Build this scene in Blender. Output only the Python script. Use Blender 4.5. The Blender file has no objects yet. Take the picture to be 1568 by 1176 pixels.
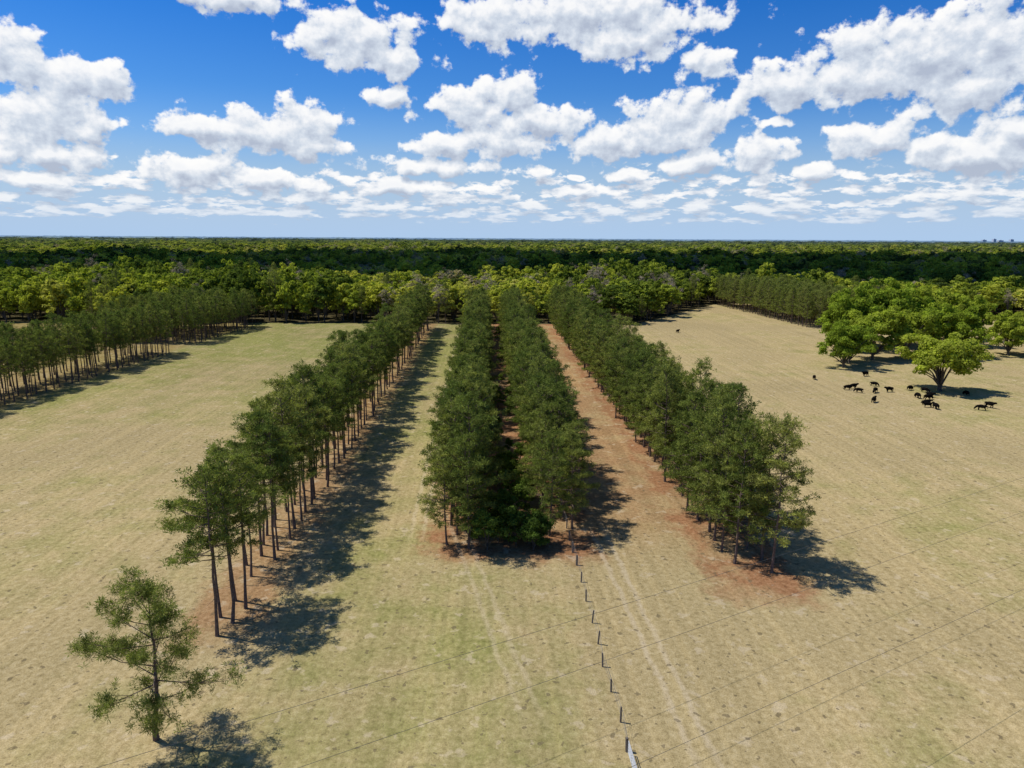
import bpy, math, random
import numpy as np
from mathutils import Vector, Matrix
SC=bpy.context.scene
SC.view_settings.view_transform='Standard'; SC.view_settings.look='None'; SC.view_settings.exposure=0
COL=SC.collection
rng=np.random.default_rng(7); random.seed(7)
SL=0.035

# ---------------------------------------------------------------- mesh builder
class MB:
    def __init__(s): s.v=[];s.n=0;s.f=[]
    def add(s,v,f,m):
        v=np.asarray(v,float).reshape(-1,3); f=np.asarray(f,int)
        s.v.append(v); s.f.append((f+s.n,m)); s.n+=len(v)
    def mesh(s,name,mats,smooth=()):
        me=bpy.data.meshes.new(name)
        V=np.concatenate(s.v); me.vertices.add(len(V)); me.vertices.foreach_set('co',V.ravel())
        li=np.concatenate([f.ravel() for f,m in s.f]); 
        tot=np.concatenate([np.full(len(f),f.shape[1]) for f,m in s.f]); mi=np.concatenate([np.full(len(f),m) for f,m in s.f])
        st=np.concatenate([[0],np.cumsum(tot)[:-1]])
        me.loops.add(len(li)); me.loops.foreach_set('vertex_index',li.astype(np.int32))
        me.polygons.add(len(tot)); me.polygons.foreach_set('loop_start',st.astype(np.int32))
        me.polygons.foreach_set('material_index',mi.astype(np.int32))
        sm=np.isin(mi,list(smooth)); me.polygons.foreach_set('use_smooth',sm)
        for m in mats: me.materials.append(m)
        me.update(calc_edges=True); me.validate()
        return me
def tube(mb,pts,rad,n,m):
    pts=np.asarray(pts,float); k=len(pts); vs=[]
    for i in range(k):
        d=pts[min(i+1,k-1)]-pts[max(i-1,0)]; d/= (np.linalg.norm(d)+1e-9)
        a=np.array([1,0,0]) if abs(d[0])<.8 else np.array([0,1,0])
        x=np.cross(d,a); x/=np.linalg.norm(x); y=np.cross(d,x)
        for j in range(n):
            t=2*math.pi*j/n; vs.append(pts[i]+rad[i]*(x*math.cos(t)+y*math.sin(t)))
    f=[[i*n+j,i*n+(j+1)%n,(i+1)*n+(j+1)%n,(i+1)*n+j] for i in range(k-1) for j in range(n)]
    mb.add(vs,f,m)
    if n>=4: 
        mb.add([pts[-1]+rad[-1]*np.array([math.cos(2*math.pi*j/4),math.sin(2*math.pi*j/4),0]) for j in range(4)],[[0,1,2,3]],m)
def rsph(r,n):
    v=r.normal(size=(n,3)); return v/np.linalg.norm(v,axis=1,keepdims=True)
def needles(mb,C,N,ln,w,r,m,up=.35):
    C=np.repeat(C,N,axis=0); n=len(C)
    d=rsph(r,n); d[:,2]+=up; d/=np.linalg.norm(d,axis=1,keepdims=True)
    p=np.cross(d,rsph(r,n)); p/=np.linalg.norm(p,axis=1,keepdims=True)+1e-9
    L=ln*r.uniform(.7,1.25,(n,1))
    v=np.stack([C+d*L*.08-p*w*.5,C+d*L*.75+p*w*.5*1.2,C+d*L],axis=1)
    mb.add(v.reshape(-1,3),np.arange(n*3).reshape(-1,3),m)
def leaves(mb,P,Nn,size,r,m):
    n=len(P); d=Nn+.5*r.normal(size=(n,3)); d/=np.linalg.norm(d,axis=1,keepdims=True)
    x=np.cross(d,rsph(r,n)); x/=np.linalg.norm(x,axis=1,keepdims=True)+1e-9; y=np.cross(d,x)
    s=size*r.uniform(.6,1.3,(n,1))
    v=np.stack([P-x*s,P-y*s*.6,P+x*s,P+y*s*.6],axis=1)
    mb.add(v.reshape(-1,3),np.arange(n*4).reshape(-1,4),m)

# ---------------------------------------------------------------- node helpers
def newmat(name):
    m=bpy.data.materials.new(name); m.use_nodes=True; nt=m.node_tree; nt.nodes.clear(); return m,nt
class NT:
    def __init__(s,nt): s.nt=nt
    def node(s,t,**k):
        n=s.nt.nodes.new(t)
        for a,b in k.items(): setattr(n,a,b)
        return n
    def put(s,sock,v):
        if isinstance(v,bpy.types.NodeSocket): s.nt.links.new(v,sock)
        elif v is not None:
            if isinstance(v,(tuple,list)) and len(v)==3 and sock.type=='RGBA': v=(*v,1)
            sock.default_value=v
    def m(s,op,a,b=None,c=None,clamp=False):
        n=s.node('ShaderNodeMath',operation=op,use_clamp=clamp)
        s.put(n.inputs[0],a)
        if b is not None: s.put(n.inputs[1],b)
        if c is not None: s.put(n.inputs[2],c)
        return n.outputs[0]
    def vm(s,op,a,b=None,c=None,out=0):
        n=s.node('ShaderNodeVectorMath',operation=op); s.put(n.inputs[0],a)
        if b is not None: s.put(n.inputs[1],b)
        if c is not None: s.put(n.inputs[2],c)
        return n.outputs[out]
    def ss(s,x,lo,hi,a=0.,b=1.):
        n=s.node('ShaderNodeMapRange',interpolation_type='SMOOTHSTEP'); s.put(n.inputs[0],x)
        s.put(n.inputs[1],lo); s.put(n.inputs[2],hi); s.put(n.inputs[3],a); s.put(n.inputs[4],b); return n.outputs[0]
    def band(s,x,a,b,w):
        return s.m('MULTIPLY',s.ss(x,a-w,a+w),s.ss(x,b-w,b+w,1.,0.))
    def mix(s,f,a,b,bt='MIX'):
        n=s.node('ShaderNodeMix',data_type='RGBA',blend_type=bt); s.put(n.inputs[0],f); s.put(n.inputs[6],a); s.put(n.inputs[7],b); return n.outputs[2]
    def noise(s,vec,scale,detail=4.,rough=.5,out=0,dim='3D'):
        n=s.node('ShaderNodeTexNoise',noise_dimensions=dim); s.put(n.inputs['Vector'],vec); s.put(n.inputs['Scale'],scale)
        s.put(n.inputs['Detail'],detail); s.put(n.inputs['Roughness'],rough); return n.outputs[out]
    def xyz(s,x,y,z=0.):
        n=s.node('ShaderNodeCombineXYZ'); s.put(n.inputs[0],x); s.put(n.inputs[1],y); s.put(n.inputs[2],z); return n.outputs[0]
    def sep(s,v):
        n=s.node('ShaderNodeSeparateXYZ'); s.put(n.inputs[0],v); return n.outputs
    def ramp(s,f,stops):
        n=s.node('ShaderNodeValToRGB'); s.put(n.inputs[0],f); e=n.color_ramp.elements
        e[0].position=stops[0][0]; e[0].color=(*stops[0][1],1); e[1].position=stops[-1][0]; e[1].color=(*stops[-1][1],1)
        for p,c in stops[1:-1]:
            q=e.new(p); q.color=(*c,1)
        return n.outputs[0]

def foliage(name,stops,trans=.3,nscale=.5,region=None,con=.4):
    m,nt=newmat(name); N=NT(nt)
    oi=N.node('ShaderNodeObjectInfo'); tc=N.node('ShaderNodeTexCoord')
    rnd=oi.outputs['Random']
    if region:
        rn=N.noise(oi.outputs['Location'],region,1.,dim='2D')
        rnd=N.m('ADD',N.m('MULTIPLY',rnd,.6),N.m('MULTIPLY',N.ss(rn,.36,.64),.4))  # regional tone: tree variety, also standing in for cloud shade on far woods
    c=N.ramp(rnd,stops)
    n=N.noise(tc.outputs['Object'],nscale,2.,.6)
    c=N.mix(1.,c,N.ramp(n,[(.3,(1-con,1-con,1-con)),(.5,(1.,1.,1.)),(.7,(1+con,1+con*.93,1+con*.5))]),'MULTIPLY')
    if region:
        c=N.mix(N.ss(N.sep(oi.outputs['Location'])[1],500.,6000.,0.,.85),c,(.12,.17,.18))  # aerial haze painted into the leaf colour, growing with distance
    d=N.node('ShaderNodeBsdfDiffuse'); t=N.node('ShaderNodeBsdfTranslucent'); x=N.node('ShaderNodeMixShader')
    N.put(d.inputs[0],c); N.put(t.inputs[0],N.mix(1.,c,(1.1,1.2,.6),'MULTIPLY')); x.inputs[0].default_value=trans
    nt.links.new(d.outputs[0],x.inputs[1]); nt.links.new(t.outputs[0],x.inputs[2])
    o=N.node('ShaderNodeOutputMaterial'); nt.links.new(x.outputs[0],o.inputs[0]); return m
def simple(name,c1,c2,scale=6.,rough=.9,metal=0.):
    m,nt=newmat(name); N=NT(nt); tc=N.node('ShaderNodeTexCoord')
    n=N.noise(tc.outputs['Object'],scale,3.,.6); c=N.ramp(n,[(.3,c1),(.7,c2)])
    if metal or rough<.55:
        b=N.node('ShaderNodeBsdfPrincipled'); N.put(b.inputs['Base Color'],c); b.inputs['Roughness'].default_value=rough; b.inputs['Metallic'].default_value=metal
    else:
        b=N.node('ShaderNodeBsdfDiffuse'); N.put(b.inputs[0],c)
    o=N.node('ShaderNodeOutputMaterial'); nt.links.new(b.outputs[0],o.inputs[0]); return m

M_bark=simple('pine_bark',(.09,.064,.05),(.21,.155,.125),4.)
M_obark=simple('oak_bark',(.06,.05,.04),(.15,.13,.11),2.)
M_pine=foliage('pine_needles',[(0,(.125,.165,.042)),(.5,(.18,.215,.052)),(1,(.27,.285,.078))],.3,1.1,None,.65)
M_pine2=foliage('pine_needles_light',[(0,(.18,.21,.05)),(.5,(.22,.25,.065)),(1,(.26,.27,.08))],.35,.6)
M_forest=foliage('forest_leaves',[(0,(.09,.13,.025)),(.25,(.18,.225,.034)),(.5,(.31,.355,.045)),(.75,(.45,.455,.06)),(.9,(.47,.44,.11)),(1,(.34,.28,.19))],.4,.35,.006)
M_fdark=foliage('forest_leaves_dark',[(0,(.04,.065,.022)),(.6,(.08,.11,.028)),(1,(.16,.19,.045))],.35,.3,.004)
M_bare=foliage('bare_twigs',[(0,(.26,.21,.155)),(1,(.38,.32,.24))],.1,.4)
M_oak=foliage('oak_leaves',[(0,(.18,.25,.03)),(.5,(.26,.33,.036)),(1,(.34,.38,.05))],.4,.35,None,.5)
M_shrub=foliage('shrub_leaves',[(0,(.08,.13,.025)),(1,(.18,.25,.04))],.35,.6)

# ---------------------------------------------------------------- trees
def pine(name,seed,H,cb,R,nb,tf,nn,mat,ln=.42,nw=.07,tr=.17,bend=.25,clus=1.,low=.18,pad=(.42,.24),var=(.5,1.12),topn=20,inner=.42):
    r=np.random.default_rng(seed); mb=MB()
    k=9; zs=np.linspace(0,1,k); dx=np.cumsum(r.normal(0,bend*.35,k)); dy=np.cumsum(r.normal(0,bend*.35,k)); dx-=dx[0]; dy-=dy[0]
    T=np.stack([dx,dy,zs*H],1); T[0,2]=-.1
    tube(mb,T,[tr*(1.25 if i==0 else 1)*(1-.85*z) for i,z in enumerate(zs)],7,0)
    def tp(z): return np.array([np.interp(z,T[:,2],T[:,0]),np.interp(z,T[:,2],T[:,1]),z])
    C=[]; az=r.uniform(0,6.28)
    side=r.uniform(.72,1.2,6)
    for i in range(nb):
        t=(i+r.uniform(0,1))/nb; z=H*(cb+(.97-cb)*t**.92); az+=2.4+r.normal(0,.4)
        sd=side[int((az/(2*math.pi)*6)%6)]
        L=R*((1-t)**.6*.9+.15)*(.6+.4*min(1,t/low))*r.uniform(*var)*sd
        pit=math.radians(-8+50*t+r.normal(0,8)); d=np.array([math.cos(az)*math.cos(pit),math.sin(az)*math.cos(pit),math.sin(pit)])
        lat=np.array([-math.sin(az),math.cos(az),0]); s=tp(z)
        p=[s,s+d*L*.5+lat*r.normal(0,.05*L),s+d*L+np.array([0,0,.14*L])]
        tube(mb,p,[.06*(1-t*.5)*1.3,.035,.014],3,0)
        nt_=max(4,int(tf*L/R*r.uniform(.6,1.3)))
        nc=max(1,int(round(L*clus))); cs=r.uniform(inner,1.02,nc); cs[0]=1.; cl=r.uniform(-.4,.4,nc)*L*(1.15-cs)*1.6
        w_=r.integers(0,nc,nt_); ss=cs[w_]; 
        q=s+d*L*ss[:,None]+np.array([0,0,.14*L])*(ss**2)[:,None]+lat*(cl[w_])[:,None]
        q=q+r.normal(0,1,(nt_,3))*np.array([pad[0],pad[0],pad[1]])
        for j in range(nc):
            e=s+d*L*cs[j]+np.array([0,0,.14*L])*cs[j]**2+lat*cl[j]; b0=s+d*L*cs[j]*.55
            tube(mb,[b0,e],[.03,.012],3,0)
        C.append(q)
    top=tp(H)+r.normal(0,.28,(topn,3))*np.array([1,1,1.3]); top[:,2]-=.3; C.append(top)
    needles(mb,np.concatenate(C),nn,ln,nw,r,1)
    for i in range(9):
        z=H*r.uniform(.2,max(.3,cb)); a=r.uniform(0,6.28); L=r.uniform(.4,1.4); s=tp(z)
        tube(mb,[s,s+np.array([math.cos(a)*L,math.sin(a)*L,-.1])],[.03,.01],3,0)
    return mb.mesh(name,[M_bark,mat],(0,))
def broad(name,seed,H,R,cbz,nc,nl,size,mat,bark,cr=.3,tr=.3,flat=1.,limbs=6):
    r=np.random.default_rng(seed); mb=MB(); zc=(H+cbz)/2; hz=(H-cbz)/2
    tube(mb,[(0,0,-.1),(.1,0,cbz*.6),(r.normal(0,.3),r.normal(0,.3),cbz+hz*.6)],[tr*1.3,tr,tr*.5],7,0)
    P=[];Nn=[]
    for i in range(nc):
        u=rsph(r,1)[0]
        if u[2]<-.75: u[2]*=-1
        rr=r.uniform(.45,.98) if i%4 else r.uniform(.1,.6)
        lob=1+.18*math.sin(3*math.atan2(u[1],u[0])+seed)+.1*math.sin(5*math.atan2(u[1],u[0])+2*seed)
        c=np.array([u[0]*R*rr*lob,u[1]*R*rr*lob,zc+u[2]*hz*rr*flat*(1+.1*math.sin(4*u[0]+seed))])
        cr_=R*cr*r.uniform(.6,1.25)
        if i<limbs: tube(mb,[(0,0,cbz*.7),(c[0]*.4,c[1]*.4,max((c[2]+cbz)*.5,cbz+1)),(c[0],c[1],max(c[2],cbz+1))],[tr*.55,tr*.35,tr*.1],5,0)
        n=int(nl*r.uniform(.7,1.3)); uu=rsph(r,n); uu[:,2]=np.where(uu[:,2]<-.4,-uu[:,2],uu[:,2])
        P.append(c+uu*cr_*(r.uniform(.45,1.08,(n,1)))*np.array([1,1,.75])); Nn.append(uu+np.array([0,0,.25]))
    leaves(mb,np.concatenate(P),np.concatenate(Nn),size,r,1)
    return mb.mesh(name,[bark,mat],(0,))

def put(name,me,x,y,z=0,rot=None,s=1.,sz=None):
    o=bpy.data.objects.new(name,me); COL.objects.link(o); o.location=(x,y,z)
    o.rotation_euler=(0,0,random.uniform(0,6.28) if rot is None else rot); o.scale=(s,s,s if sz is None else sz); return o

PA=[pine('pine_high_crown',10+i,18,.46,3.6,29,29,13,M_pine,ln=.42,nw=.105,clus=.9,pad=(.36,.15),var=(.4,1.3)) for i in range(6)]
PB=[pine('pine_full',30+i,17.5,.21,4.3,50,33,13,M_pine,ln=.42,nw=.11,low=.25,clus=.9,pad=(.37,.16),var=(.35,1.28),inner=.45) for i in range(7)]
PE=[pine('pine_far',50+i,16,.42,3.5,36,15,10,M_pine,nw=.15,ln=.5,clus=1.,pad=(.4,.22)) for i in range(3)]
PF=[pine('pine_light',60+i,17.5,.25,3.8,46,14,10,M_pine2,nw=.16,ln=.55,clus=1.,pad=(.4,.22)) for i in range(3)]

def row(meshes,xr,y0,y1,sp,s=(.8,1.1),jit=.45,skip=.06,slope=SL):
    y=y0
    while y<y1:
        if random.random()>skip:
            me=random.choice(meshes); k=random.uniform(*s)
            o=put('pine_tree',me,xr-slope*y+random.gauss(0,jit),y+random.gauss(0,jit*.7),0,None,k,k*random.uniform(.9,1.1))
            o.rotation_euler[0]=random.gauss(0,.018); o.rotation_euler[1]=random.gauss(0,.018)
        y+=sp*random.uniform(.8,1.2)
for x,y,k in [(-30.0,66,.98),(-29.4,68.5,1.02),(-31.1,69.6,.9),(-29.1,71.5,.97),(-30.9,73.2,1.0),(-31.2,79.0,.8)]:
    put('pine_tree',random.choice(PA),x,y,0,None,k*1.08,k)
row(PA,-29.8,82,322,3.0,skip=.1); row(PA,-26.9,84,322,3.0,skip=.1)
row(PB,-5.3,88,326,3.5); row(PB,-2.4,87.5,326,3.6)
row(PB,8.5,91,326,3.6); row(PB,11.6,90,326,3.5)
row(PB,30.6,83,328,3.4); row(PB,34.4,77,328,3.4,s=(.88,1.12))
for i,x in enumerate((-122,-126,-130.5,-135)):
    row(PE,x-6,140+i*2,247,2.8,slope=-.035)
for i in range(10): row(PE,-129-i*4,266+i*.5,324,3.0,slope=-.035)
for i in range(9):
    row(PF,167+i*4.2,326+i*1.5,446,3.6,slope=.09,s=(.85,1.05))
lone=pine('pine_lone',911,13.6,.24,6.0,30,105,16,M_pine,ln=.4,nw=.065,tr=.22,bend=.5,clus=.75,pad=(.45,.2),var=(.45,1.15),topn=60)
lo=put('pine_tree',lone,-28.7,50.7,0,2.4,1.,1.); lo.rotation_euler=(0,math.radians(-5),2.4)

SH=[broad('shrub_mesh',200+i,4.5,2.0,.3,16,170,.13,M_shrub,M_obark,.38,.07) for i in range(3)]
for i in range(40):
    y=88+abs(random.gauss(0,1))*75 if i>9 else random.uniform(86.5,94)
    if y>320: continue
    xr=random.uniform(.5,6.5) if i>9 else random.uniform(-3,9)
    put('shrub',random.choice(SH),xr-SL*y,y,0,None,random.uniform(.5,1.3))

OK=[broad('oak_mesh',300+i,17,9.8,1.8,78,230,.38,M_oak,M_obark,.215,.5,1.,14) for i in range(4)]
for x,y,k,kz in [(116,188.7,1.05,.92),(106,224,.78,.84),(112,233,.75,.8),(123,240,1.0,1.05),(135,243,1.,1.05),(147,246,1,1.05),(158,252,.95,1.),
               (124,262,1.05,1.25),(136,270,1.15,1.42),(149,272,1.2,1.46),(163,276,1.1,1.32),(176,274,.9,1.1),(183,290,.9,1.1),
               (177,251,.8,.88),(188,256,.95,.95),(200,252,1.,.95),(212,262,1.1,1.),(198,240,.8,.8),(226,250,1.1,1.)]:
    put('oak_tree',random.choice(OK),x,y,0,None,k,kz)

# ---------------------------------------------------------------- forest (instanced collection)
FC=bpy.data.collections.new('forest_tree_kinds')
spec=[]
def addk(me): 
    o=bpy.data.objects.new('forest_kind_%02d'%len(spec),me); FC.objects.link(o); spec.append(o)
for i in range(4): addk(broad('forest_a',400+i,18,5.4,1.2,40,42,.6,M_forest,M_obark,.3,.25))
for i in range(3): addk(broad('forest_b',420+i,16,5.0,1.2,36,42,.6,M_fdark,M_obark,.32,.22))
addk(broad('forest_bare',440,18,4.6,6,34,60,.17,M_bare,M_obark,.3,.2,1.,20))
addk(PF[0]); addk(PE[0])
def edge(x):
    if x<-118: return 328
    if x<58: return 334
    if x<130: return 334+(x-58)*1.6
    if x<172: return 452
    return 372
pts=[];sc=[];ix=[];ro=[]
rr=np.random.default_rng(99)
def fill(y0,y1,cell,sx,szz,kinds,probs):
    y=y0
    while y<y1:
        hw=.78*y+90; n=int(2*hw/cell)
        xs=-hw+np.arange(n)*cell+rr.uniform(-.45,.45,n)*cell; ys=y+rr.uniform(-.45,.45,n)*cell
        kk=rr.choice(kinds,n,p=probs)
        for x,yy,k in zip(xs,ys,kk):
            if yy<edge(x)+1.5*math.sin(x*.07)*2+2: continue
            if 325<yy<448 and 128<x<175: continue
            if yy<edge(x)+12 and rr.random()<.10: k=7 if rr.random()<.3 else 8
            if yy<430 and ((-75<x<-35) or (40<x<100)) and rr.random()<.3: k=7
            hv=1+.16*math.sin(x*.021+yy*.013)+.1*math.sin(x*.053-yy*.031)
            pts.append((x,yy,0)); s=rr.uniform(.6,1.3); sc.append((s*sx,s*sx,(.35+.65*s)*szz*hv*rr.uniform(.8,1.16))); ix.append(k); ro.append((0,0,rr.uniform(0,6.28)))
        y+=cell
fill(322,520,7.5,1.,1.,range(10),[.20,.20,.20,.19,.04,.03,.02,.05,.05,.02])
fill(520,1000,8.6,1.15,1.,range(10),[.13,.13,.13,.13,.12,.12,.12,.06,.04,.02])
fill(1000,1800,12,1.45,1.02,range(10),[.14,.14,.14,.14,.12,.12,.11,.04,.03,.02])
fill(1800,3400,20,2.2,1.08,range(7),[.17,.17,.17,.16,.11,.11,.11])
fill(3400,9000,50,4.2,1.15,range(7),[.16,.16,.16,.16,.12,.12,.12])
me=bpy.data.meshes.new('forest_points'); me.from_pydata(pts,[],[])
for nm,ty,dat in (('rot','FLOAT_VECTOR',ro),('scl','FLOAT_VECTOR',sc)):
    a=me.attributes.new(nm,ty,'POINT'); a.data.foreach_set('vector',np.array(dat,float).ravel())
a=me.attributes.new('idx','INT','POINT'); a.data.foreach_set('value',np.array(ix,np.int32))
fo=bpy.data.objects.new('forest',me); COL.objects.link(fo)
ng=bpy.data.node_groups.new('forest_instancer','GeometryNodeTree')
ng.interface.new_socket('Geometry',in_out='INPUT',socket_type='NodeSocketGeometry'); ng.interface.new_socket('Geometry',in_out='OUTPUT',socket_type='NodeSocketGeometry')
gi=ng.nodes.new('NodeGroupInput'); go=ng.nodes.new('NodeGroupOutput'); ip=ng.nodes.new('GeometryNodeInstanceOnPoints')
ci=ng.nodes.new('GeometryNodeCollectionInfo'); ci.inputs['Collection'].default_value=FC; ci.inputs['Separate Children'].default_value=True; ci.inputs['Reset Children'].default_value=True
ip.inputs['Pick Instance'].default_value=True
def na(nm,t):
    n=ng.nodes.new('GeometryNodeInputNamedAttribute'); n.data_type=t; n.inputs['Name'].default_value=nm; return n.outputs['Attribute']
L=ng.links.new
L(gi.outputs[0],ip.inputs['Points']); L(ci.outputs[0],ip.inputs['Instance']); L(na('idx','INT'),ip.inputs['Instance Index'])
L(na('rot','FLOAT_VECTOR'),ip.inputs['Rotation']); L(na('scl','FLOAT_VECTOR'),ip.inputs['Scale']); L(ip.outputs[0],go.inputs[0])
mod=fo.modifiers.new('instances','NODES'); mod.node_group=ng

# distant canopy sheet
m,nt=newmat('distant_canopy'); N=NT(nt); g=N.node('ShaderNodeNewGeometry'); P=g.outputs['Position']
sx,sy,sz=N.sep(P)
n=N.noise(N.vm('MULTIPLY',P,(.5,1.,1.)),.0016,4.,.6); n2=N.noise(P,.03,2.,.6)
c=N.ramp(n,[(.4,(.03,.055,.028)),(.5,(.09,.12,.05)),(.6,(.22,.26,.10))])  # patchy tone: woodland variety plus far cloud shade put into the colour
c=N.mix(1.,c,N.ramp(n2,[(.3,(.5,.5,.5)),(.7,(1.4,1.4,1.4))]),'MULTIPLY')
c=N.mix(N.ss(sy,2000.,10000.,0.,.88),c,(.15,.23,.33))  # blue distance haze blended into the canopy colour
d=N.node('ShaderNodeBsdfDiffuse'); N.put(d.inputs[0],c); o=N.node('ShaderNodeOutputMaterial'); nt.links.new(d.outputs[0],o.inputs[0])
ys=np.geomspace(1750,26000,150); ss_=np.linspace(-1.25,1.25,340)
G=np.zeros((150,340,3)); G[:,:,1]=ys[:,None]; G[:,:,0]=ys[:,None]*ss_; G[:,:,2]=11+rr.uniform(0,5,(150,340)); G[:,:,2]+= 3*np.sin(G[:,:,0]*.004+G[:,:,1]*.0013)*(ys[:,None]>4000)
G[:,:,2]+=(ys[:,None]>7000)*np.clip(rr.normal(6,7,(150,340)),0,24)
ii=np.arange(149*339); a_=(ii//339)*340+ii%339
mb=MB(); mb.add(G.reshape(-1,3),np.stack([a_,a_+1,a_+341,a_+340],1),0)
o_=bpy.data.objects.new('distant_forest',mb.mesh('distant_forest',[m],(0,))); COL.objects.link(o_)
# far-off buildings on the right of the skyline
M_bld=simple('distant_concrete',(.36,.40,.46),(.44,.48,.54),.01)
M_win=simple('distant_windows',(.20,.25,.32),(.24,.29,.36),.01)
for x,w,h in ((5980,50,50),(6110,35,62),(6190,60,46),(6330,40,58)):
    mb=MB(); y=9200; dpt=40
    def box(x0,x1,y0,y1,z0,z1,m_):
        v=[(x0,y0,z0),(x1,y0,z0),(x1,y1,z0),(x0,y1,z0),(x0,y0,z1),(x1,y0,z1),(x1,y1,z1),(x0,y1,z1)]
        mb.add(v,[[0,1,5,4],[1,2,6,5],[2,3,7,6],[3,0,4,7],[4,5,6,7]],m_)
    box(x-w/2,x+w/2,y,y+dpt,0,h,0); box(x-w*.15,x+w*.15,y+10,y+25,h,h+6,0)
    for f in range(int(h//7)): box(x-w*.44,x+w*.44,y-.4,y-.1,4+f*7,7.5+f*7,1)
    COL.objects.link(bpy.data.objects.new('distant_building',mb.mesh('distant_building',[M_bld,M_win])))

# ---------------------------------------------------------------- ground
m,nt=newmat('pasture'); N=NT(nt); g=N.node('ShaderNodeNewGeometry'); P=g.outputs['Position']
X,Y,Z=N.sep(P); xr=N.m('ADD',X,N.m('MULTIPLY',Y,SL)); P2=N.xyz(X,Y,0.)
def no(scale,det,ro,off=None):
    return N.noise(P2 if off is None else N.vm('ADD',P2,off),scale,det,ro,dim='2D')
nb=no(.02,4.,.6); nm=no(.13,4.,.65); nf=no(1.6,5.,.75); nff=no(8.,2.,.7)
wob=N.m('MULTIPLY',N.m('SUBTRACT',no(.25,4.,.65,(31,7,0)),.5),8.)
xw=N.m('ADD',xr,wob); yw=N.m('ADD',Y,wob)
straw=N.ramp(nf,[(.25,(.235,.18,.088)),(.42,(.335,.262,.128)),(.55,(.395,.312,.16)),(.75,(.47,.385,.22))])
green=N.ramp(nf,[(.25,(.10,.112,.028)),(.45,(.165,.176,.048)),(.6,(.225,.228,.072)),(.8,(.32,.30,.125))])
brown=N.ramp(nf,[(.25,(.155,.075,.038)),(.5,(.285,.145,.07)),(.8,(.40,.245,.135))])
gl=N.m('MULTIPLY',N.ss(xr,30.,-20.),N.ss(Y,70.,300.,.05,.85))
gl2=N.m('MULTIPLY',N.band(xw,-22.,12.,6.),N.ss(Y,120.,60.,0.,.42))
gam=N.m('MAXIMUM',gl,gl2)
gam=N.m('ADD',gam,N.m('MULTIPLY',N.m('SUBTRACT',nm,.5),1.7))
gam=N.m('ADD',gam,N.m('MULTIPLY',N.m('SUBTRACT',nb,.48),2.1),clamp=True)
gam=N.m('MULTIPLY',gam,N.ss(nff,.3,.6,.6,1.))
c=N.mix(gam,straw,green)
b1=N.m('MULTIPLY',N.band(xw,-7.8,15.,1.8),N.ss(yw,81.,86.))
b2=N.m('MULTIPLY',N.band(xw,11.,29.5,2.5),N.ss(yw,78.,108.,0.,.68))
b3=N.m('MULTIPLY',N.band(xw,26.5,38.,1.8),N.ss(yw,71.,75.))
b4=N.m('MULTIPLY',N.band(xw,-32.,-24.,1.8),N.ss(yw,60.,68.,0.,.7))
b5=N.m('MULTIPLY',N.ss(X,-118.,-124.),N.ss(Y,120.,160.,0.,.4))
br=N.m('MAXIMUM',N.m('MAXIMUM',b1,b2),N.m('MAXIMUM',N.m('MAXIMUM',b3,b4),b5))
br=N.m('MULTIPLY',br,N.ss(nm,.3,.58,.5,1.))
c=N.mix(br,c,brown)
mw=N.noise(N.xyz(N.m('MULTIPLY',xr,.9),N.m('MULTIPLY',Y,.012),0.),1.,3.,.6,dim='2D')
c=N.mix(1.,c,N.ramp(mw,[(.3,(.9,.9,.88)),(.5,(1,1,1)),(.7,(1.1,1.09,1.07))]),'MULTIPLY')
def track(x0,y0,x1,y1,amt,hw=.22,gap=.85):
    k=(x1-x0)/(y1-y0)
    dx=N.m('ABSOLUTE',N.m('SUBTRACT',N.m('SUBTRACT',X,x0),N.m('ADD',N.m('MULTIPLY',N.m('SUBTRACT',Y,y0),k),N.m('MULTIPLY',wob,.12))))
    dd=N.m('ABSOLUTE',N.m('SUBTRACT',dx,gap))
    return N.m('MULTIPLY',N.m('MULTIPLY',N.ss(dd,hw*2.2,hw*.3),N.band(Y,min(y0,y1),max(y0,y1),6.)),N.m('MULTIPLY',amt,N.ss(nf,.3,.6,.4,1.)))
tr=N.m('MAXIMUM',track(15.5,48,12.2,92,.6),N.m('MAXIMUM',track(1.5,55,-8.,96,.35),track(-13.,92,-23.,320,.45)))
c=N.mix(tr,c,(.51,.42,.285))
n7=no(.45,3.,.6,(9,90,0))
c=N.mix(N.ss(n7,.62,.72,0.,.45),c,(.51,.42,.285))
c=N.mix(N.ss(no(1.1,2.,.4,(50,20,3)),.71,.74,0.,.65),c,(.12,.095,.055))
c=N.mix(1.,c,N.ramp(nff,[(.25,(.7,.7,.7)),(.5,(1,1,1)),(.75,(1.2,1.2,1.2))]),'MULTIPLY')
c=N.mix(1.,c,N.ramp(nb,[(.3,(.86,.86,.85)),(.7,(1.1,1.08,1.06))]),'MULTIPLY')
d=N.node('ShaderNodeBsdfDiffuse'); N.put(d.inputs[0],c)
o=N.node('ShaderNodeOutputMaterial'); nt.links.new(d.outputs[0],o.inputs[0])
gm=bpy.data.meshes.new('ground'); S=30000; gm.from_pydata([(-S,-S,0),(S,-S,0),(S,S,0),(-S,S,0)],[],[(0,1,2,3)]); gm.materials.append(m)
go_=bpy.data.objects.new('ground',gm); COL.objects.link(go_)
M_floor=simple('forest_floor',(.05,.04,.022),(.10,.085,.04),.4)
fm=bpy.data.meshes.new('forest_floor'); 
ex=[-2500,-118,58,130,171,172,2500]; ey=[331,335,337,452,452,376,376]
vs=[(x,y,.03) for x,y in zip(ex,ey)]+[(2500,1700,.03),(-2500,1700,.03)]
fm.from_pydata(vs,[],[tuple(range(len(vs)))]); fm.materials.append(M_floor); COL.objects.link(bpy.data.objects.new('forest_floor',fm))

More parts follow.
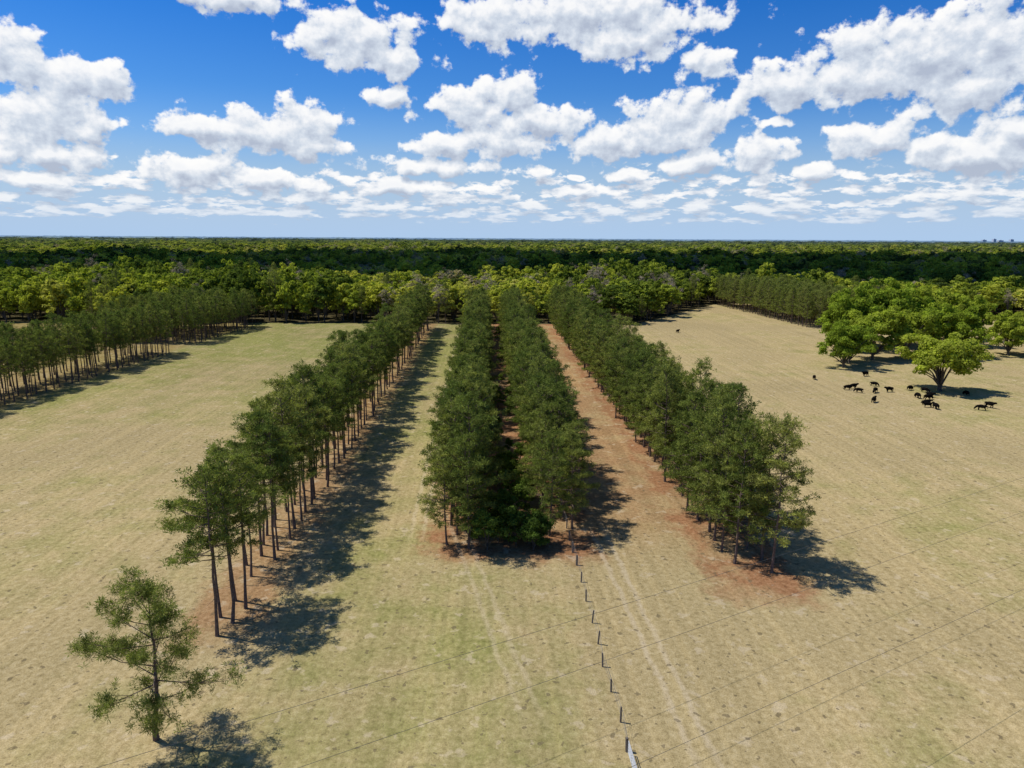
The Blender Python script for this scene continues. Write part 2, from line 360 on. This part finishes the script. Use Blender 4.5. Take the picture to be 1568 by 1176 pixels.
# ---------------------------------------------------------------- fence, gate, wires
M_post=simple('weathered_wood',(.11,.092,.075),(.22,.19,.16),8.)
M_wire=simple('galvanised_wire',(.25,.25,.25),(.4,.4,.4),8.,.5,.6)
M_cable=simple('dark_cable',(.07,.07,.07),(.11,.11,.11),8.)
M_pipe=simple('painted_pipe',(.5,.52,.53),(.65,.66,.66),8.,.4,.3)
mb=MB(); tops=[]
fy=[110,106,102,98,94,90,86.2,82.5,78,73.5,68.9,64.9,61,57.2,53.1,49.6]
for y in fy:
    x=8.2+(82.5-y)*.034+random.gauss(0,.06); lx=random.gauss(0,.06); ly=random.gauss(0,.05); h=random.uniform(1.25,1.5)
    big=.14 if y in(82.5,86.2,49.6) else .085
    tube(mb,[(x,y,-.1),(x+lx*.5,y+ly*.5,h*.5),(x+lx,y+ly,h)],[big,big,big*.9],8,0); tops.append((x,y,lx,ly,h))
for a,b in zip(tops[:-1],tops[1:]):
    for fz in (.3,.55,.8,.95):
        p=[(a[0]+a[2]*fz+.08,a[1],a[4]*fz),((a[0]+b[0])/2+.08,(a[1]+b[1])/2,(a[4]+b[4])/2*fz-.03),(b[0]+b[2]*fz+.08,b[1],b[4]*fz)]
        tube(mb,p,[.01]*3,3,1)
COL.objects.link(bpy.data.objects.new('wire_fence',mb.mesh('wire_fence',[M_post,M_wire],(0,))))
mb=MB(); x0,y0,x1,y1=9.35,49.2,9.55,45.2
for z in (.25,.5,.75,1.0,1.25): tube(mb,[(x0,y0,z),(x1,y1,z)],[.035,.035],6,0)
for t in (0,.33,.66,1.): tube(mb,[(x0+(x1-x0)*t,y0+(y1-y0)*t,.2),(x0+(x1-x0)*t,y0+(y1-y0)*t,1.28)],[.035,.035],6,0)
tube(mb,[(x0,y0,.25),(x1,y1,1.25)],[.03,.03],6,0)
COL.objects.link(bpy.data.objects.new('pipe_gate',mb.mesh('pipe_gate',[M_pipe],(0,))))
def wire(x0,y0,x1,y1,z0,z1,sag):
    mb=MB(); k=30; t=np.linspace(-1.2,2.4,k)
    pts_=[(x0+(x1-x0)*a,y0+(y1-y0)*a,z0+(z1-z0)*a+sag*((a-.5)**2)*.5) for a in t]
    tube(mb,pts_,[.016]*k,4,0)
    COL.objects.link(bpy.data.objects.new('overhead_wire',mb.mesh('overhead_wire',[M_cable])))
wire(-23.7,37.2,30.6,68.4,9,9,.5); wire(-11.9,37.2,42,68,9,9,.5); wire(11,39.6,64,70,8.6,8.6,.5)

# ---------------------------------------------------------------- cows
M_cow=simple('black_hide',(.004,.004,.004),(.012,.010,.009),3.)
def cow(name,graze):
    V=[(-.75,0,1.05),(-.2,0,.98),(.45,0,.98),(.8,0,1.1 if not graze else .98)]
    Rr=[(.38,.42),(.44,.50),(.36,.46),(.25,.32)]
    V+= [(1.08,0,1.22),(1.25,0,1.34),(1.58,0,1.14)] if not graze else [(1.1,0,.75),(1.28,0,.5),(1.45,0,.16)]
    Rr+=[(.19,.25),(.18,.19),(.11,.11)]
    E=[(0,1),(1,2),(2,3),(3,4),(4,5),(5,6)]
    for s in (1,-1):
        b=len(V); V+=[(-.72,s*.2,.85),(-.56,s*.26,.6),(-.86,s*.24,.38),(-.8,s*.24,.12),(-.75,s*.24,.04)]; Rr+=[(.22,.25),(.15,.16),(.09,.09),(.075,.075),(.085,.07)]
        E+=[(0,b),(b,b+1),(b+1,b+2),(b+2,b+3),(b+3,b+4)]
        b=len(V); V+=[(.5,s*.2,.75),(.52+.08*s,s*.22,.42),(.5+.08*s,s*.22,.12),(.54+.08*s,s*.22,.04)]; Rr+=[(.18,.2),(.10,.10),(.075,.075),(.085,.07)]
        E+=[(2,b),(b,b+1),(b+1,b+2),(b+2,b+3)]
        b=len(V); p=V[5]; V+=[(p[0]-.05,s*.27,p[2]+.02)]; Rr+=[(.06,.035)]; E+=[(5,b)]
    b=len(V); V+=[(-1.12,0,1.12),(-1.2,0,.75),(-1.17,0,.42)]; Rr+=[(.05,.05),(.035,.035),(.06,.06)]; E+=[(0,b),(b,b+1),(b+1,b+2)]
    me=bpy.data.meshes.new(name+'_cage'); me.from_pydata(V,E,[]); o=bpy.data.objects.new(name,me); COL.objects.link(o)
    o.modifiers.new('skin','SKIN'); 
    sv=me.skin_vertices[0].data
    for i,rv in enumerate(Rr): sv[i].radius=rv
    sv[0].use_root=True
    sb=o.modifiers.new('sub','SUBSURF'); sb.levels=1; sb.render_levels=1
    bpy.context.view_layer.update(); dg=bpy.context.evaluated_depsgraph_get()
    r=bpy.data.meshes.new_from_object(o.evaluated_get(dg)); bpy.data.objects.remove(o); r.materials.clear(); r.materials.append(M_cow)
    for p in r.polygons: p.use_smooth=True
    return r
CW=[cow('cow_standing',False),cow('cow_grazing',True)]
for i,(x,y) in enumerate([(88.3,204),(91.3,189.5),(93.6,191),(92.8,186),(101.2,194.8),(97.1,186),(101.4,187),(91,174.4),(105.9,209.5),(108.3,189.5),
     (105,179.7),(106.6,178),(101.6,169.4),(102.8,172),(102.6,167.6),(111,187),(119.6,183),(113,166.6),(116.8,169.4),(108.9,181),(72,308)]):
    put('cow',CW[(i*2+i//3)%2],x,y,0,random.uniform(0,6.28),random.uniform(.95,1.12))

# ---------------------------------------------------------------- cloud masses added out of view overhead to cast shade on the far woods
SUN=Vector((-.97*.485,.24*.485,.875)).normalized()
M_cloud=simple('cloud',(.85,.85,.86),(.9,.9,.9),.002,1.)
def cloud(cx,cy,rx,ry,seed,alt=1000.):
    import bmesh
    bm=bmesh.new(); bmesh.ops.create_icosphere(bm,subdivisions=5,radius=1)
    from mathutils import noise
    for v in bm.verts:
        p=v.co.copy(); d=1+.42*noise.fractal(p*2.1+Vector((seed,0,0)),.9,2.,5)
        z=p.z*(130 if p.z>0 else 30)*d; v.co=Vector((p.x*rx*d,p.y*ry*d,z))
    me=bpy.data.meshes.new('shade_cloud'); bm.to_mesh(me); bm.free(); me.materials.append(M_cloud)
    for p in me.polygons: p.use_smooth=True
    o=bpy.data.objects.new('shade_cloud',me); COL.objects.link(o)
    o.location=(cx+SUN.x/SUN.z*alt,cy+SUN.y/SUN.z*alt,alt)
cloud(-800,800,500,270,3); cloud(-120,880,480,330,11); cloud(520,800,450,310,23); cloud(980,840,420,370,31); cloud(430,600,300,150,61); cloud(-300,640,260,90,71)

# ---------------------------------------------------------------- sky: world light + sky dome carrying the cloud field
def skycolor(N,el,vec=None):
    sky=N.node('ShaderNodeTexSky'); sky.sky_type='NISHITA'; sky.sun_disc=False; sky.sun_elevation=math.radians(61); sky.sun_rotation=math.radians(-76.1); sky.altitude=50; sky.air_density=1.; sky.dust_density=.6; sky.ozone_density=2.
    if vec is not None: N.put(sky.inputs['Vector'],vec)
    tint=N.ramp(N.m('DIVIDE',el,.5),[(0,(1.,1.,1.)),(.08,(.85,.95,1.1)),(.25,(.4,.82,1.35)),(.6,(.10,.60,1.35)),(1,(.28,.65,1.2))])
    s=N.mix(1.,sky.outputs[0],tint,'MULTIPLY')
    s=N.vm('SCALE',s,None); s.node.inputs['Scale'].default_value=1.5
    return N.mix(N.ss(el,-.01,.19,1.,0.),s,(7.1,9.9,13.8))
W=bpy.data.worlds.new('sky'); SC.world=W; W.use_nodes=True; nt=W.node_tree; nt.nodes.clear()
N=NT(nt); tc=N.node('ShaderNodeTexCoord'); Z=N.sep(tc.outputs['Generated'])[2]; el=N.m('ARCSINE',Z)
bg=N.node('ShaderNodeBackground'); bg.inputs[1].default_value=.06; nt.links.new(skycolor(N,el),bg.inputs[0])
o=N.node('ShaderNodeOutputWorld'); nt.links.new(bg.outputs[0],o.inputs[0])
W.cycles.sampling_method='NONE'

dg=bpy.data.node_groups.new('cloud_density','ShaderNodeTree')
dg.interface.new_socket('Vector',in_out='INPUT',socket_type='NodeSocketVector'); dg.interface.new_socket('Density',in_out='OUTPUT',socket_type='NodeSocketFloat')
D=NT(dg); gi=D.node('NodeGroupInput'); go=D.node('NodeGroupOutput')
q=gi.outputs[0]
wn=D.noise(q,18.,2.,.5,out=1,dim='2D')
w=D.vm('ADD',q,D.vm('MULTIPLY',D.vm('SUBTRACT',wn,(.5,.5,.5)),(.035,.02,0)))
def px(x,y,rx,ry):
    a=y-588; Yf=.9796-.0001847*a; e=-(.2011+.0008995*a)/Yf; s=(x-784)/1089/Yf
    az=math.atan(s); return az,math.atan(e*math.cos(az)),rx/1089*math.cos(az)**1.6,ry/1089*math.cos(az)
BL=[(545,62,100,42),(500,50,60,32),(605,85,55,28),(900,25,190,44),(960,60,90,32),(740,30,60,36),(330,-4,140,22),(1078,92,44,26),
 (110,130,90,40),(60,185,120,48),(10,90,55,50),(70,240,110,24),(395,205,120,32),(460,190,60,38),(300,190,60,24),(480,225,55,20),
 (597,148,50,16),(720,165,75,32),(770,140,50,34),(830,185,80,32),(690,220,70,20),(760,215,90,26),(940,215,60,32),(1045,180,90,38),(1000,205,90,28),
 (1400,85,190,64),(1520,60,110,74),(1200,130,95,38),(1300,110,90,52),(1480,130,110,50),(1345,205,95,26),(1500,235,120,30),(1540,205,60,30),(1430,215,60,20),
 (1155,235,65,26),(1060,245,60,20),(970,266,42,12),(1243,260,46,15),(1178,184,28,7),(815,260,40,12),(885,274,18,6),(650,255,100,17),(290,262,95,24),(390,275,90,18),
 (60,278,60,14),(465,285,40,15),(600,285,70,13)]
mn=None
for b in BL:
    az,el,rx,ry=px(*b)
    v=D.vm('MULTIPLY_ADD',w,(1/rx,1/ry,0.),(-az/rx,-el/ry,0.)); l=D.vm('LENGTH',v,out=1)
    mn=l if mn is None else D.m('MINIMUM',mn,l)
n1=D.noise(D.vm('MULTIPLY',q,(1.,1.2,1.)),30.,6.,.56,dim='2D')
d1=D.m('ADD',D.m('MULTIPLY',D.m('SUBTRACT',1.02,mn),.7),D.m('MULTIPLY',D.m('SUBTRACT',n1,.5),1.5))
A,El,_=D.sep(q)
lg=D.m('LOGARITHM',D.m('ADD',D.m('MAXIMUM',El,0.),.03),2.718)
n2=D.noise(D.xyz(D.m('MULTIPLY',A,26.),D.m('MULTIPLY',lg,7.),3.),1.,6.,.56,dim='2D')
bd=D.m('MULTIPLY',D.ss(El,.008,.03),D.ss(El,.13,.06))
d2=D.m('ADD',D.m('MULTIPLY',D.m('SUBTRACT',n2,.46),2.0),D.m('MULTIPLY',D.m('SUBTRACT',bd,.9),.8))
dens_=D.m('MAXIMUM',d1,d2); dg.links.new(dens_,go.inputs[0])

m,nt=newmat('sky'); N=NT(nt); g=N.node('ShaderNodeNewGeometry'); dv=N.vm('NORMALIZE',g.outputs['Position']); X,Y,Z=N.sep(dv)
az=N.m('ARCTAN2',X,Y); el=N.m('ARCSINE',Z); q=N.xyz(az,el,0.)
def dens(v):
    g=N.node('ShaderNodeGroup'); g.node_tree=dg; nt.links.new(v,g.inputs[0]); return g.outputs[0]
d0=dens(q); du=dens(N.vm('ADD',q,(-.004,.012,0)))
skc=skycolor(N,el,dv)
al=N.ss(d0,0.,.22); al=N.m('MULTIPLY',al,N.ss(el,.004,.07,.4,.98))
sh=N.m('ADD',.47,N.m('MULTIPLY',N.m('SUBTRACT',d0,du),1.15),clamp=True)
sh=N.m('SUBTRACT',sh,N.ss(d0,.3,.9,0.,.25),clamp=True)
cc=N.ramp(sh,[(0,(7.5,8.5,10.5)),(.4,(10.8,11.9,13.5)),(.75,(15.4,15.6,16.)),(1,(16.8,16.7,16.5))])
colr=N.mix(al,skc,cc)
em=N.node('ShaderNodeEmission'); em.inputs[1].default_value=.06; nt.links.new(colr,em.inputs[0])
o=N.node('ShaderNodeOutputMaterial'); nt.links.new(em.outputs[0],o.inputs[0])
m.cycles.emission_sampling='NONE'
na_,ne=60,24; R_=55000
A_=np.radians(np.linspace(-70,70,na_)); E_=np.radians(np.linspace(-1.5,34,ne))
V=np.array([[R_*math.cos(e)*math.sin(a),R_*math.cos(e)*math.cos(a),R_*math.sin(e)] for e in E_ for a in A_])
ii=np.arange((ne-1)*(na_-1)); b_=(ii//(na_-1))*na_+ii%(na_-1)
mb=MB(); mb.add(V,np.stack([b_,b_+1,b_+na_+1,b_+na_],1),0)
COL.objects.link(bpy.data.objects.new('sky',mb.mesh('sky',[m],(0,))))

sl=bpy.data.lights.new('sun','SUN'); sl.energy=4.7; sl.angle=math.radians(.5); sl.color=(1,.96,.9)
so=bpy.data.objects.new('sun',sl); COL.objects.link(so); so.rotation_euler=SUN.to_track_quat('Z','Y').to_euler(); so.location=(0,0,100)
cd=bpy.data.cameras.new('camera'); cd.sensor_width=36; cd.lens=25; cd.clip_end=90000; cd.clip_start=.5
co=bpy.data.objects.new('camera',cd); COL.objects.link(co)
co.matrix_world=Matrix.Translation((0,0,40))@Matrix.Rotation(math.radians(78.4),4,'X')@Matrix.Rotation(math.radians(.33),4,'Z')
SC.camera=co
